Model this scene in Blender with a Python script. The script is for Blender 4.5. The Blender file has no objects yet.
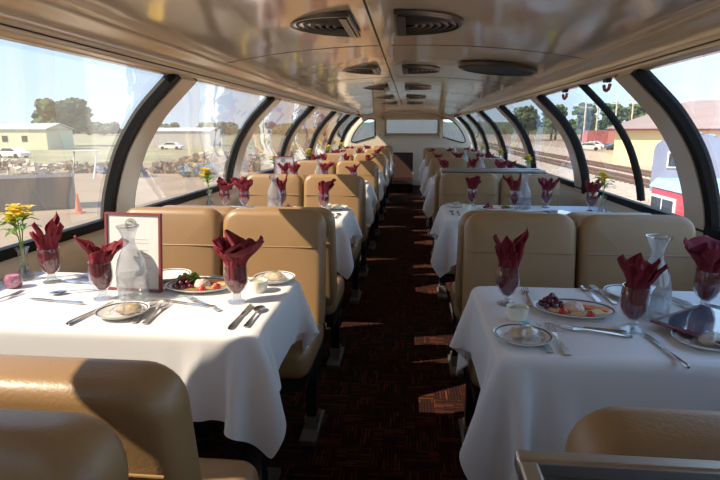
import bpy, math, random
import numpy as np
from math import sin, cos, pi, radians as R
from mathutils import Vector, Matrix, Euler

sc = bpy.context.scene
COL = sc.collection
CX = -0.07            # car centre line
END = 12.7            # far bulkhead
TZ = 0.75             # table height

# ------------------------------------------------------------------ materials
MATS = {}
def pmat(name, col, rough=.5, metal=0., spec=None, coat=0., bump=0., bscale=50., var=0., vscale=8., stretch=None, trans=0., emit=None, sheen=0.):
    m = bpy.data.materials.new(name); m.use_nodes = True
    nt = m.node_tree; b = nt.nodes['Principled BSDF']
    b.inputs['Base Color'].default_value = (*col, 1)
    b.inputs['Roughness'].default_value = rough
    b.inputs['Metallic'].default_value = metal
    if spec is not None: b.inputs['Specular IOR Level'].default_value = spec
    if coat: b.inputs['Coat Weight'].default_value = coat; b.inputs['Coat Roughness'].default_value = .05
    if sheen: b.inputs['Sheen Weight'].default_value = sheen
    tc = nt.nodes.new('ShaderNodeTexCoord')
    mp = nt.nodes.new('ShaderNodeMapping'); nt.links.new(tc.outputs['Object'], mp.inputs[0])
    if stretch: mp.inputs['Scale'].default_value = stretch
    if bump:
        n = nt.nodes.new('ShaderNodeTexNoise'); n.inputs['Scale'].default_value = bscale; n.inputs['Detail'].default_value = 4
        nt.links.new(mp.outputs[0], n.inputs['Vector'])
        bp = nt.nodes.new('ShaderNodeBump'); bp.inputs['Strength'].default_value = bump; bp.inputs['Distance'].default_value = .01
        nt.links.new(n.outputs['Fac'], bp.inputs['Height']); nt.links.new(bp.outputs[0], b.inputs['Normal'])
    if var:
        n = nt.nodes.new('ShaderNodeTexNoise'); n.inputs['Scale'].default_value = vscale; n.inputs['Detail'].default_value = 6
        nt.links.new(mp.outputs[0], n.inputs['Vector'])
        r = nt.nodes.new('ShaderNodeValToRGB')
        r.color_ramp.elements[0].position = .3; r.color_ramp.elements[1].position = .7
        r.color_ramp.elements[0].color = (*[c * (1 - var) for c in col], 1)
        r.color_ramp.elements[1].color = (*[min(1, c * (1 + var)) for c in col], 1)
        nt.links.new(n.outputs['Fac'], r.inputs[0]); nt.links.new(r.outputs[0], b.inputs['Base Color'])
    if trans:
        t = nt.nodes.new('ShaderNodeBsdfTranslucent'); t.inputs[0].default_value = (*[min(1, c * 1.6) for c in col], 1)
        mx = nt.nodes.new('ShaderNodeMixShader'); mx.inputs[0].default_value = trans
        out = nt.nodes['Material Output']
        nt.links.new(b.outputs[0], mx.inputs[1]); nt.links.new(t.outputs[0], mx.inputs[2]); nt.links.new(mx.outputs[0], out.inputs[0])
    MATS[name] = m
    return m

def glassmat(name, tint, refl=.5, haze=0., hazecol=(.8, .8, .8), rough=0.0, bump=0.):
    m = bpy.data.materials.new(name); m.use_nodes = True
    nt = m.node_tree; nt.nodes.remove(nt.nodes['Principled BSDF']); out = nt.nodes['Material Output']
    tr = nt.nodes.new('ShaderNodeBsdfTransparent'); tr.inputs[0].default_value = (*tint, 1)
    gl = nt.nodes.new('ShaderNodeBsdfGlossy'); gl.inputs['Roughness'].default_value = rough
    fr = nt.nodes.new('ShaderNodeLayerWeight'); fr.inputs['Blend'].default_value = .5     # facing = 1 - cos
    pw = nt.nodes.new('ShaderNodeMath'); pw.operation = 'POWER'; pw.inputs[1].default_value = 4.2
    nt.links.new(fr.outputs['Facing'], pw.inputs[0])
    mu = nt.nodes.new('ShaderNodeMath'); mu.operation = 'MULTIPLY_ADD'; mu.inputs[1].default_value = .62 * refl; mu.inputs[2].default_value = .04 * refl; mu.use_clamp = True
    nt.links.new(pw.outputs[0], mu.inputs[0])
    if bump:
        tc = nt.nodes.new('ShaderNodeTexCoord'); n = nt.nodes.new('ShaderNodeTexNoise'); n.inputs['Scale'].default_value = 1.6
        nt.links.new(tc.outputs['Object'], n.inputs['Vector'])
        bp = nt.nodes.new('ShaderNodeBump'); bp.inputs['Strength'].default_value = bump; bp.inputs['Distance'].default_value = .05
        nt.links.new(n.outputs['Fac'], bp.inputs['Height']); nt.links.new(bp.outputs[0], gl.inputs['Normal'])
    base = tr
    if haze:
        df = nt.nodes.new('ShaderNodeBsdfTranslucent'); df.inputs[0].default_value = (*hazecol, 1)
        d2 = nt.nodes.new('ShaderNodeBsdfDiffuse'); d2.inputs[0].default_value = (*hazecol, 1)
        m0 = nt.nodes.new('ShaderNodeMixShader'); m0.inputs[0].default_value = .5
        nt.links.new(df.outputs[0], m0.inputs[1]); nt.links.new(d2.outputs[0], m0.inputs[2])
        m1 = nt.nodes.new('ShaderNodeMixShader'); m1.inputs[0].default_value = haze
        nt.links.new(tr.outputs[0], m1.inputs[1]); nt.links.new(m0.outputs[0], m1.inputs[2]); base = m1
    mx = nt.nodes.new('ShaderNodeMixShader')
    nt.links.new(mu.outputs[0], mx.inputs[0]); nt.links.new(base.outputs[0], mx.inputs[1]); nt.links.new(gl.outputs[0], mx.inputs[2])
    nt.links.new(mx.outputs[0], out.inputs[0])
    MATS[name] = m
    return m

pmat('cream_paint', (.64, .55, .40), .28, coat=.2)
pmat('trim_paint', (.40, .33, .23), .3, coat=.2)
pmat('bulkhead_paint', (.66, .57, .44), .35)
pmat('rubber', (.006, .006, .006), .55, spec=.15)
pmat('fascia_paint', (.72, .60, .44), .2, metal=.25, coat=.3)
pmat('dark_gap', (.02, .018, .015), .7)
pmat('leather', (.30, .178, .078), .40, bump=.10, bscale=160, var=.06, vscale=4)
pmat('black_metal', (.015, .015, .017), .4, metal=.3)
pmat('grey_metal', (.30, .30, .30), .4, metal=.8)
pmat('steel', (.62, .62, .63), .22, metal=1.)
pmat('brushed_steel', (.5, .48, .45), .32, metal=1.)
pmat('tray_grey', (.10, .10, .105), .35)
pmat('cutlery', (.58, .57, .57), .19, metal=1.)
pmat('linen', (.80, .79, .78), .85, bump=.08, bscale=300, trans=.12)
pmat('napkin', (.22, .008, .022), .7, bump=.15, bscale=200, trans=.22)
pmat('porcelain', (.78, .76, .70), .18)
pmat('ramekin_glaze', (.80, .76, .62), .25)
pmat('navy_band', (.03, .035, .09), .3)
pmat('vent_bronze', (.055, .045, .036), .4, metal=.4)
pmat('vent_edge', (.11, .095, .08), .3, metal=.7)
pmat('doorway_shade', (.05, .022, .014), .6)
pmat('maroon', (.16, .02, .03), .35)
pmat('maroon_frame', (.24, .05, .05), .4)
pmat('paper', (.70, .67, .64), .6)
pmat('ink', (.32, .29, .28), .6)
pmat('emblem_green', (.20, .22, .16), .4)
pmat('emblem_pale', (.55, .57, .55), .4)
pmat('menu_film', (.10, .11, .14), .06, coat=1.)
pmat('grape', (.15, .02, .04), .2, coat=.4, var=.4, vscale=20)
pmat('tomato', (.55, .03, .015), .15, coat=.5)
pmat('carrot', (.85, .25, .03), .45)
pmat('celery', (.45, .55, .18), .4)
pmat('lettuce', (.20, .33, .05), .5, trans=.2)
pmat('cracker', (.62, .38, .15), .7, bump=.3, bscale=80, var=.2, vscale=60)
pmat('cheese', (.72, .52, .24), .5)
pmat('dip', (.80, .60, .48), .5, bump=.6, bscale=90, var=.2, vscale=70)
pmat('pastry', (.66, .52, .38), .5, bump=.5, bscale=60, var=.25, vscale=40)
pmat('yellow_filling', (.80, .62, .22), .5)
pmat('blue_wrap', (.08, .35, .5), .3)
pmat('stem_green', (.16, .28, .05), .5)
pmat('leaf_green', (.18, .32, .07), .45, trans=.25)
pmat('petal_yellow', (.82, .58, .06), .5, trans=.25)
pmat('petal_pink', (.7, .22, .2), .5, trans=.25)
pmat('candle_pink', (.62, .2, .3), .35, bump=.8, bscale=90, var=.25, vscale=60)
pmat('condiment', (.45, .47, .34), .6, bump=.6, bscale=100)
# outside
pmat('sand', (.28, .205, .13), .95, var=.22, vscale=.35, bump=.3, bscale=3)
pmat('gravel', (.36, .29, .22), .95, var=.3, vscale=2.5, bump=.5, bscale=8)
pmat('car_grey', (.10, .12, .13), .5)
pmat('grass', (.27, .26, .14), .95, var=.3, vscale=.2)
pmat('rail_rust', (.22, .11, .07), .6, metal=.5)
pmat('warehouse_yellow', (.78, .62, .30), .8, var=.05, vscale=.3)
pmat('warehouse_roof', (.27, .20, .17), .8, var=.1, vscale=.5)
pmat('roof_trim', (.45, .16, .12), .7)
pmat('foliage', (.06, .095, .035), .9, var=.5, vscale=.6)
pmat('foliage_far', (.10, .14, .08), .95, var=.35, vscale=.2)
pmat('bark', (.10, .07, .05), .9)
pmat('car_red', (.48, .035, .05), .45)
pmat('boxcar_red', (.34, .08, .06), .7, var=.15, vscale=1)
pmat('sky_blue_paint', (.22, .46, .72), .5)
pmat('slate_blue', (.17, .20, .30), .55, var=.08, vscale=2)
pmat('white_paint', (.75, .74, .70), .5)
pmat('dark_pane', (.03, .035, .04), .1)
pmat('pale_yellow_siding', (.62, .60, .40), .8)
pmat('tin_roof', (.45, .45, .42), .6)
pmat('container_grey', (.075, .07, .062), .7, var=.15, vscale=.8)
pmat('cone_orange', (.75, .14, .04), .6)
pmat('junk_brown', (.20, .14, .09), .8, var=.4, vscale=2)
pmat('junk_pale', (.48, .42, .33), .7, var=.3, vscale=2)
pmat('junk_blue', (.10, .14, .22), .6)
pmat('pole_grey', (.36, .34, .31), .8)
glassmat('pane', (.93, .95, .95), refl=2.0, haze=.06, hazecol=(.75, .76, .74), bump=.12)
glassmat('pane_left', (.55, .57, .59), refl=2.3, haze=.09, hazecol=(.68, .68, .66), bump=.12)  # darker tint put in to dim the bright view outside on the left
glassmat('tableware_glass', (.88, .89, .90), refl=3.2, haze=.03, hazecol=(.8, .82, .85))
glassmat('carafe_glass', (.84, .86, .87), refl=1.7, haze=.22, hazecol=(.78, .80, .84))
glassmat('film', (.92, .92, .92), refl=2.0, haze=.12)

# glossy painted ceiling with panel joints every 1.85 m
def ceiling_mat():
    m = bpy.data.materials.new('ceiling_gloss'); m.use_nodes = True; nt = m.node_tree; b = nt.nodes['Principled BSDF']
    b.inputs['Base Color'].default_value = (.84, .70, .53, 1); b.inputs['Metallic'].default_value = .38; b.inputs['Roughness'].default_value = .085
    tc = nt.nodes.new('ShaderNodeTexCoord'); mp = nt.nodes.new('ShaderNodeMapping'); mp.inputs['Scale'].default_value = (1.0, .55, 1)
    nt.links.new(tc.outputs['Object'], mp.inputs[0])
    n = nt.nodes.new('ShaderNodeTexNoise'); n.inputs['Scale'].default_value = 2.2; n.inputs['Detail'].default_value = 2
    nt.links.new(mp.outputs[0], n.inputs['Vector'])
    bp = nt.nodes.new('ShaderNodeBump'); bp.inputs['Strength'].default_value = .35; bp.inputs['Distance'].default_value = .02
    nt.links.new(n.outputs['Fac'], bp.inputs['Height'])
    n2 = nt.nodes.new('ShaderNodeTexNoise'); n2.inputs['Scale'].default_value = 40; n2.inputs['Detail'].default_value = 1
    nt.links.new(mp.outputs[0], n2.inputs['Vector'])
    b2 = nt.nodes.new('ShaderNodeBump'); b2.inputs['Strength'].default_value = .06; b2.inputs['Distance'].default_value = .003
    nt.links.new(n2.outputs['Fac'], b2.inputs['Height']); nt.links.new(bp.outputs[0], b2.inputs['Normal'])
    nt.links.new(b2.outputs[0], b.inputs['Normal'])
    MATS['ceiling_gloss'] = m
ceiling_mat()

# woven carpet: dark ground with short rust-coloured bars
def carpet_mat():
    m = bpy.data.materials.new('carpet'); m.use_nodes = True; nt = m.node_tree; b = nt.nodes['Principled BSDF']
    b.inputs['Roughness'].default_value = .95; b.inputs['Specular IOR Level'].default_value = .1
    tc = nt.nodes.new('ShaderNodeTexCoord')
    def brick(scale, rot, w, h):
        mp = nt.nodes.new('ShaderNodeMapping'); mp.inputs['Rotation'].default_value[2] = rot; nt.links.new(tc.outputs['Object'], mp.inputs[0])
        k = nt.nodes.new('ShaderNodeTexBrick'); k.inputs['Scale'].default_value = scale
        k.inputs['Brick Width'].default_value = w; k.inputs['Row Height'].default_value = h; k.inputs['Mortar Size'].default_value = .022
        k.inputs['Color1'].default_value = (.028, .008, .005, 1); k.inputs['Color2'].default_value = (.17, .05, .02, 1); k.inputs['Mortar'].default_value = (.007, .004, .004, 1)
        k.inputs['Bias'].default_value = -.45
        nt.links.new(mp.outputs[0], k.inputs['Vector']); return k
    a = brick(8, pi / 2, .75, .12); c = brick(8, 0, .75, .12)
    ck = nt.nodes.new('ShaderNodeTexChecker'); ck.inputs['Scale'].default_value = 7; nt.links.new(tc.outputs['Object'], ck.inputs[0])
    mx = nt.nodes.new('ShaderNodeMix'); mx.data_type = 'RGBA'
    nt.links.new(ck.outputs['Fac'], mx.inputs[0]); nt.links.new(a.outputs[0], mx.inputs[6]); nt.links.new(c.outputs[0], mx.inputs[7])
    nt.links.new(mx.outputs[2], b.inputs['Base Color'])
    MATS['carpet'] = m
carpet_mat()

# ------------------------------------------------------------------ mesh helpers
class MB:
    def __init__(s): s.v = []; s.f = []
    def add(s, v, f):
        o = len(s.v); s.v += [tuple(p) for p in v]; s.f += [tuple(i + o for i in q) for q in f]; return s
    def box(s, c, d, rot=None):
        x, y, z = [k / 2 for k in d]
        v = [Vector((a * x, b * y, e * z)) for a in (-1, 1) for b in (-1, 1) for e in (-1, 1)]
        if rot is not None: M = Euler(rot).to_matrix(); v = [M @ p for p in v]
        v = [p + Vector(c) for p in v]
        return s.add(v, [(0, 1, 3, 2), (4, 6, 7, 5), (0, 4, 5, 1), (2, 3, 7, 6), (0, 2, 6, 4), (1, 5, 7, 3)])
    def tube(s, pts, r, n=8, closed=False):
        pts = [Vector(p) for p in pts]; m = len(pts)
        rs = r if isinstance(r, (list, tuple)) else [r] * m
        v = []; up = Vector((0, 0, 1))
        for i, p in enumerate(pts):
            if closed: t = pts[(i + 1) % m] - pts[i - 1]
            else: t = pts[min(i + 1, m - 1)] - pts[max(i - 1, 0)]
            t.normalize()
            a = t.cross(up if abs(t.z) < .95 else Vector((1, 0, 0))).normalized(); b = t.cross(a)
            for k in range(n): v.append(p + (a * cos(2 * pi * k / n) + b * sin(2 * pi * k / n)) * rs[i])
        f = [(i * n + k, i * n + (k + 1) % n, ((i + 1) % m) * n + (k + 1) % n, ((i + 1) % m) * n + k) for i in range(m if closed else m - 1) for k in range(n)]
        if not closed: f += [tuple(reversed(range(n))), tuple((m - 1) * n + k for k in range(n))]
        return s.add(v, f)
    def lathe(s, prof, c=(0, 0, 0), n=24, sx=1, sy=1, cap=True):
        v = [(c[0] + r * sx * cos(2 * pi * k / n), c[1] + r * sy * sin(2 * pi * k / n), c[2] + z) for r, z in prof for k in range(n)]
        m = len(prof)
        f = [(i * n + k, i * n + (k + 1) % n, (i + 1) * n + (k + 1) % n, (i + 1) * n + k) for i in range(m - 1) for k in range(n)]
        if cap:
            if prof[0][0] > 1e-6: f.append(tuple(reversed(range(n))))
            if prof[-1][0] > 1e-6: f.append(tuple((m - 1) * n + k for k in range(n)))
        return s.add(v, f)
    def ball(s, c, r, n=12, m=7, sc_=(1, 1, 1)):
        prof = [(sin(pi * i / m), -cos(pi * i / m)) for i in range(m + 1)]
        v = [(c[0] + a * r * sc_[0] * cos(2 * pi * k / n), c[1] + a * r * sc_[1] * sin(2 * pi * k / n), c[2] + z * r * sc_[2]) for a, z in prof for k in range(n)]
        f = [(i * n + k, i * n + (k + 1) % n, (i + 1) * n + (k + 1) % n, (i + 1) * n + k) for i in range(m) for k in range(n)]
        return s.add(v, f)
    def pillow(s, w, h, t, rc, re, M=None, bulge=0.):
        """rounded slab: outline w x h in XZ with corner radius rc, thickness t in Y, rounded edge re"""
        def outline(ins):
            ww, hh, r = w / 2 - ins, h / 2 - ins, max(rc - ins, .002); o = []
            for cx, cz, a0 in ((ww - r, hh - r, 0), (-ww + r, hh - r, 90), (-ww + r, -hh + r, 180), (ww - r, -hh + r, 270)):
                for k in range(7): a = R(a0 + 15 * k); o.append((cx + r * cos(a), cz + r * sin(a)))
            return o
        rings = []
        for k in range(5):
            a = pi / 2 * k / 4; rings.append((re * (1 - sin(a)), -t / 2 + re * (1 - cos(a))))
        for k in range(5):
            a = pi / 2 * k / 4; rings.append((re * (1 - cos(a)), t / 2 - re * (1 - sin(a))))
        v = []
        extra = [(re + (min(w, h) / 2 - re - .01) * q, -t / 2 - bulge * (1 - (1 - q) ** 2)) for q in (.92, .6, .3)]
        extra2 = [(re + (min(w, h) / 2 - re - .01) * q, t / 2 + bulge * (1 - (1 - q) ** 2)) for q in (.3, .6, .92)]
        allr = extra + rings + extra2
        n = 28
        for ins, y in allr:
            for x, z in outline(ins): v.append(Vector((x, y, z)))
        f = [(i * n + k, (i + 1) * n + k, (i + 1) * n + (k + 1) % n, i * n + (k + 1) % n) for i in range(len(allr) - 1) for k in range(n)]
        f += [tuple(range(n)), tuple(reversed(range((len(allr) - 1) * n, len(allr) * n)))]
        if M is not None: v = [M @ p for p in v]
        return s.add(v, f)
    def build(s, name, mat, parent=None, ang=40, smooth=True):
        me = bpy.data.meshes.new(name); me.from_pydata(s.v, [], s.f); me.update()
        me.materials.append(MATS[mat])
        if smooth:
            me.polygons.foreach_set('use_smooth', [True] * len(me.polygons))
            try: me.set_sharp_from_angle(angle=R(ang))
            except Exception: pass
        o = bpy.data.objects.new(name, me); COL.objects.link(o)
        if parent: o.parent = parent
        return o

def tag(o, label=None, cat=None, group=None, kind=None):
    if label: o['label'] = label
    if cat: o['category'] = cat
    if group: o['group'] = group
    if kind: o['kind'] = kind
    return o
def empty(name, loc=(0, 0, 0), rz=0):
    o = bpy.data.objects.new(name, None); COL.objects.link(o); o.location = loc; o.rotation_euler = (0, 0, rz); o.empty_display_size = .05
    return o
def copy_tree(o, parent=None):
    c = o.copy(); COL.objects.link(c)
    if parent: c.parent = parent
    for ch in list(o.children): copy_tree(ch, c)
    return c
PROTO_USED = set()
def place(proto, loc, rz=0, label=None, group=None, s=1):
    o = proto if proto.name not in PROTO_USED else copy_tree(proto)
    if proto.name not in PROTO_USED: PROTO_USED.add(proto.name)
    o.location = loc; o.rotation_euler = (0, 0, rz); o.scale = (s, s, s)
    if label: o['label'] = label
    if group: o['group'] = group
    return o
def S(o, label=None): o['kind'] = 'structure'; return o

# ------------------------------------------------------------------ the car body
PROF = [(1.49, .80), (1.485, .88), (1.465, .98), (1.43, 1.09), (1.385, 1.20), (1.325, 1.30), (1.25, 1.40), (1.16, 1.49), (1.07, 1.575)]
def arc(side, off=0., z0=.80, n=None):
    """cross-section points of the dome glass on one side, shifted inwards by off"""
    pts = [Vector((a, z)) for a, z in PROF]; out = []
    # smooth resample (Catmull)
    fine = []
    for i in range(len(pts) - 1):
        p0 = pts[max(i - 1, 0)]; p1 = pts[i]; p2 = pts[i + 1]; p3 = pts[min(i + 2, len(pts) - 1)]
        for k in range(3):
            t = k / 3
            fine.append(.5 * ((2 * p1) + (-p0 + p2) * t + (2 * p0 - 5 * p1 + 4 * p2 - p3) * t * t + (-p0 + 3 * p1 - 3 * p2 + p3) * t ** 3))
    fine.append(pts[-1])
    for i, p in enumerate(fine):
        t = fine[min(i + 1, len(fine) - 1)] - fine[max(i - 1, 0)]; t.normalize()
        nrm = Vector((-t.y, t.x))          # points inwards (towards smaller x)
        q = p + nrm * off
        if p.y >= z0 - 1e-6: out.append((CX + side * q.x, q.y))
    return out
def arc_band(side, y0, y1, off_in, off_out, z0=.80):
    a = arc(side, off_in, z0); b = arc(side, off_out, z0); n = len(a); v = []
    for (x, z), (X, Z) in zip(a, b): v += [(x, y0, z), (x, y1, z), (X, y1, Z), (X, y0, Z)]
    f = [(i * 4 + k, i * 4 + (k + 1) % 4, (i + 1) * 4 + (k + 1) % 4, (i + 1) * 4 + k) for i in range(n - 1) for k in range(4)]
    f += [(3, 2, 1, 0), tuple((n - 1) * 4 + k for k in range(4))]
    return MB().add(v, f)
def extrude_xz(poly, y0, y1):
    n = len(poly); v = [(x, y0, z) for x, z in poly] + [(x, y1, z) for x, z in poly]
    f = [(k, (k + 1) % n, n + (k + 1) % n, n + k) for k in range(n)] + [tuple(reversed(range(n))), tuple(range(n, 2 * n))]
    return MB().add(v, f)

Y0 = -4.9
S(MB().box((CX, (Y0 + END) / 2, -.05), (3.1, END - Y0, .1)).build('floor', 'carpet'))
for side, nm in ((-1, 'left'), (1, 'right')):
    x = lambda a: CX + side * a
    wall = extrude_xz([(x(1.45), -.1), (x(1.45), .74), (x(1.455), .78), (x(1.475), .82), (x(1.53), .82), (x(1.53), -.1)], Y0, END)
    S(wall.build('wall_' + nm, 'cream_paint', ang=60))
    S(extrude_xz([(x(1.45), 0), (x(1.437), 0), (x(1.437), .10), (x(1.45), .10)], Y0, END).build('baseboard_' + nm, 'black_metal'))
    rib_y = [2.6 + 1.85 * k for k in range(-4, 6)]
    # bottom gasket (continuous rubber strip under the panes)
    S(extrude_xz([(x(1.457), .82), (x(1.452), .835), (x(1.457), .862), (x(1.50), .862), (x(1.50), .82)], Y0, END - .05).build('trim_1' if side < 0 else 'trim_2', 'rubber', ang=60))
    for k, y in enumerate(rib_y):
        w = S(arc_band(side, y, y + .18, .035, -.03).build('window_%d' % ((1 if side < 0 else 21) + k), 'cream_paint', ang=50))
        g1 = arc_band(side, y - .055, y - .0005, .028, -.02); g1.build('gasket', 'rubber', w, ang=50)
        g2 = arc_band(side, y + .1805, y + .215, .02, -.02); g2.build('gasket', 'rubber', w, ang=50)
        ya, yb = y + .205, (rib_y[k + 1] - .05 if k + 1 < len(rib_y) else END - .02)
        a = arc(side, -.004, .84); n = len(a)
        m = MB().add([(p[0], ya, p[1]) for p in a] + [(p[0], yb, p[1]) for p in a], [(i, i + 1, n + i + 1, n + i) for i in range(n - 1)])
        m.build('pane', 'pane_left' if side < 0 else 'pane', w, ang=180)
    if side > 0:
        S(arc_band(side, 3.36, 3.415, .012, -.015, .85).build('trim_3', 'rubber', ang=50))
    # fascia band over the panes
    fas = [(x(1.105), 1.562), (x(1.06), 1.57), (x(1.055), 1.592), (x(1.062), 1.60), (x(1.052), 1.63), (x(1.03), 1.66), (x(1.00), 1.678), (x(1.00), 1.72), (x(1.15), 1.70), (x(1.15), 1.59)]
    S(extrude_xz(fas, Y0, END).build('trim_%d' % (4 if side < 0 else 5), 'fascia_paint', ang=70))
    S(extrude_xz([(x(1.0615), 1.590), (x(1.0535), 1.590), (x(1.0535), 1.5945), (x(1.0615), 1.5945)], Y0, END).build('trim_%d' % (6 if side < 0 else 7), 'dark_gap'))
# ceiling: shallow vault, dropping over the last two metres
def zc(a): return 1.765 - .085 * (a / 1.0) ** 2.2
cols = [-1.02 + 2.04 * i / 24 for i in range(25)]
ys = [Y0, -1, 1, 3, 5, 7, 9, 10.5, 11.2, 11.9, END]
v = []
for up in (0, .16):
    for y in ys:
        d = max(0, (y - 10.4) / (END - 10.4)) ** 1.3 * .11
        for a in cols: v.append((CX + a, y, (zc(abs(a)) - d) if not up else 1.86))
n, m = len(cols), len(ys); o2 = n * m
f = []
for j in range(m - 1):
    for i in range(n - 1):
        q = j * n + i
        f.append((q, q + n, q + n + 1, q + 1)); f.append((o2 + q, o2 + q + 1, o2 + q + n + 1, o2 + q + n))
for j in range(m - 1):
    for i in (0, n - 1): q = j * n + i; f.append((q, q + n, o2 + q + n, o2 + q))
for i in range(n - 1):
    for j in (0, m - 1): q = j * n + i; f.append((q, q + 1, o2 + q + 1, o2 + q))
S(MB().add(v, f).build('ceiling', 'ceiling_gloss', ang=60))
# centre strip with dark seam, and thin cross joints
S(MB().box((-.145, (Y0 + 10.4) / 2, 1.764), (.052, 10.4 - Y0, .012)).build('trim_8', 'ceiling_gloss'))
S(MB().box((-.177, (Y0 + 10.4) / 2, 1.764), (.009, 10.4 - Y0, .006)).build('trim_9', 'dark_gap'))
mb = MB()
for k in range(4):
    y = 3.1 + 1.85 * k
    for i in range(len(cols) - 1):
        a0, a1 = cols[i], cols[i + 1]; z0_, z1_ = zc(abs(a0)), zc(abs(a1))
        mb.add([(CX + a0, y, z0_ - .002), (CX + a1, y, z1_ - .002), (CX + a1, y + .006, z1_ - .002), (CX + a0, y + .006, z0_ - .002),
                (CX + a0, y, z0_ + .004), (CX + a1, y, z1_ + .004), (CX + a1, y + .006, z1_ + .004), (CX + a0, y + .006, z0_ + .004)],
               [(0, 1, 2, 3), (4, 7, 6, 5), (0, 4, 5, 1), (2, 6, 7, 3), (1, 5, 6, 2), (0, 3, 7, 4)])
S(mb.build('trim_10', 'vent_edge'))

# far bulkhead with windshield and two corner windows, near bulkhead plain
import bmesh
def plate(name, outer, holes, y, t, mat):
    bm = bmesh.new(); edges = []
    for loop in [outer] + holes:
        vs = [bm.verts.new((p[0], y, p[1])) for p in loop]
        for i in range(len(vs)): edges.append(bm.edges.new((vs[i], vs[(i + 1) % len(vs)])))
    bmesh.ops.triangle_fill(bm, use_beauty=True, edges=edges)
    r = bmesh.ops.extrude_face_region(bm, geom=bm.faces[:])
    bmesh.ops.translate(bm, verts=[g for g in r['geom'] if isinstance(g, bmesh.types.BMVert)], vec=(0, t, 0))
    bmesh.ops.recalc_face_normals(bm, faces=bm.faces[:])
    me = bpy.data.meshes.new(name); bm.to_mesh(me); bm.free(); me.materials.append(MATS[mat])
    o = bpy.data.objects.new(name, me); COL.objects.link(o); return o
aL = arc(-1, 0.0, .80); aR = arc(1, 0.0, .80)
outer = [(CX - 1.5, -.1)] + aL + [(CX - 1.05, 1.72), (CX, 1.80), (CX + 1.05, 1.72)] + aR[::-1] + [(CX + 1.5, -.1)]
def rrect(x0, x1, z0, z1, r=.04):
    o = []
    for cx, cz, a0 in ((x1 - r, z1 - r, 0), (x0 + r, z1 - r, 90), (x0 + r, z0 + r, 180), (x1 - r, z0 + r, 270)):
        for k in range(5): a = R(a0 + 22.5 * k); o.append((cx + r * cos(a), cz + r * sin(a)))
    return o
wind = rrect(-.60 + .02, .60 + .02, 1.20, 1.535)
def corner(side):
    inn = [(CX + side * (abs(p[0] - CX) - .10), p[1] - .03) for p in arc(side, 0, .98)]
    inn = [p for p in inn if p[1] > 1.0 and p[1] < 1.50]
    pts = [(CX + side * .80, 1.13), (CX + side * .775, 1.16), (CX + side * .775, 1.50), (CX + side * .80, 1.535), (CX + side * .93, 1.54)] + inn[::-1] + [(CX + side * 1.25, 1.0)]
    return pts
holes = [wind, corner(-1), corner(1)]
dr = rrect(-.47, .06, .02, .77, .02)
S(plate('wall_back', outer, holes + [dr], END, .06, 'bulkhead_paint'))
def ring(name, loop, y, r, mat, parent=None):
    return MB().tube([(p[0], y, p[1]) for p in loop], r, 6, True).build(name, mat, parent)
for i, (lp, r) in enumerate(((wind, .016), (corner(-1), .014), (corner(1), .014))):
    w = S(ring('window_%d' % (41 + i), lp, END - .005, r, 'rubber' if i else 'trim_paint'))
    p = plate('pane', lp, [], END + .02, .006, 'pane'); p.parent = w
for i, sx in enumerate((-.66, .70)):
    S(MB().box((sx, END - .04, 1.36), (.07, .08, .50)).build('trim_%d' % (11 + i), 'cream_paint'))
S(MB().box((.02, END - .04, 1.565), (1.5, .08, .05)).build('trim_13', 'cream_paint'))
S(MB().box((.02, END - .04, 1.17), (1.5, .06, .03)).build('trim_14', 'trim_paint'))
# dark brown panel painted as the shaded stairwell opening in the far bulkhead
S(MB().box((-.205, END + .045, .395), (.53, .03, .75)).box((-.205, END + .02, .05), (.5, .08, .10)).build('doorway_panel', 'doorway_shade'))
S(MB().box((-.205, 11.9, .09), (.52, 1.55, .18)).build('floor_step', 'carpet'))
S(MB().box((CX, Y0 - .03, .85), (3.1, .06, 1.95)).build('wall_front', 'bulkhead_paint'))

# ------------------------------------------------------------------ ceiling fittings
def d_shape(rx, ry, n=16):   # flat side at x=0, bulging to +x
    return [(rx * cos(R(-90 + 180 * k / n)), ry * sin(R(-90 + 180 * k / n))) for k in range(n + 1)]
def make_vent():
    t = empty('air_vent'); tag(t, 'x', 'air vent', 'bronze louvred vents in the ceiling')
    o = d_shape(.29, .25); i_ = [(a * .90 + .012, b * .90) for a, b in o]; n = len(o)
    v = [(a, b, 0) for a, b in o] + [(a * .98, b * .98, -.016) for a, b in o] + [(a, b, -.016) for a, b in i_] + [(a, b, -.002) for a, b in i_]
    f = []
    for l in range(3):
        for k in range(n): f.append((l * n + k, l * n + (k + 1) % n, (l + 1) * n + (k + 1) % n, (l + 1) * n + k))
    MB().add(v, f).build('frame', 'vent_edge', t)
    MB().add([(a, b, -.003) for a, b in i_] + [(a, b, .002) for a, b in i_], [tuple(range(n)), tuple(reversed(range(n, 2 * n)))] + [(k, (k + 1) % n, n + (k + 1) % n, n + k) for k in range(n)]).build('backing', 'dark_gap', t)
    m = MB()
    for q in (.22, .36, .5, .64, .78, .92):
        pts = [(.04 + (a - .0) * q * .86, b * q * .9, -.010) for a, b in d_shape(.27, .235, 12)]
        m.tube(pts, .0075, 5)
    m.build('louvre', 'vent_bronze', t)
    MB().box((.03, 0, -.014), (.030, .44, .014)).build('latch_bar', 'vent_edge', t)
    return t
vent = make_vent()
ROWN = ['nearest', 'second', 'third', 'fourth', 'fifth', 'sixth', 'seventh']
ORD = ROWN
for k in range(5):
    y = 2.44 + 1.81 * k
    for side, ax in ((-1, -.25), (1, -.075)):
        zz = zc(abs(ax + side * .14 - CX)) - .002
        v_ = place(vent, (ax, y, zz), pi if side < 0 else 0, '%s half-round bronze ceiling vent %s of the centre seam' % (ORD[k].replace('nearest', 'nearest and largest'), 'left' if side < 0 else 'right'))
        v_.rotation_euler = (0, (R(-1.5) if side < 0 else R(1.5)), pi if side < 0 else 0)
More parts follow.
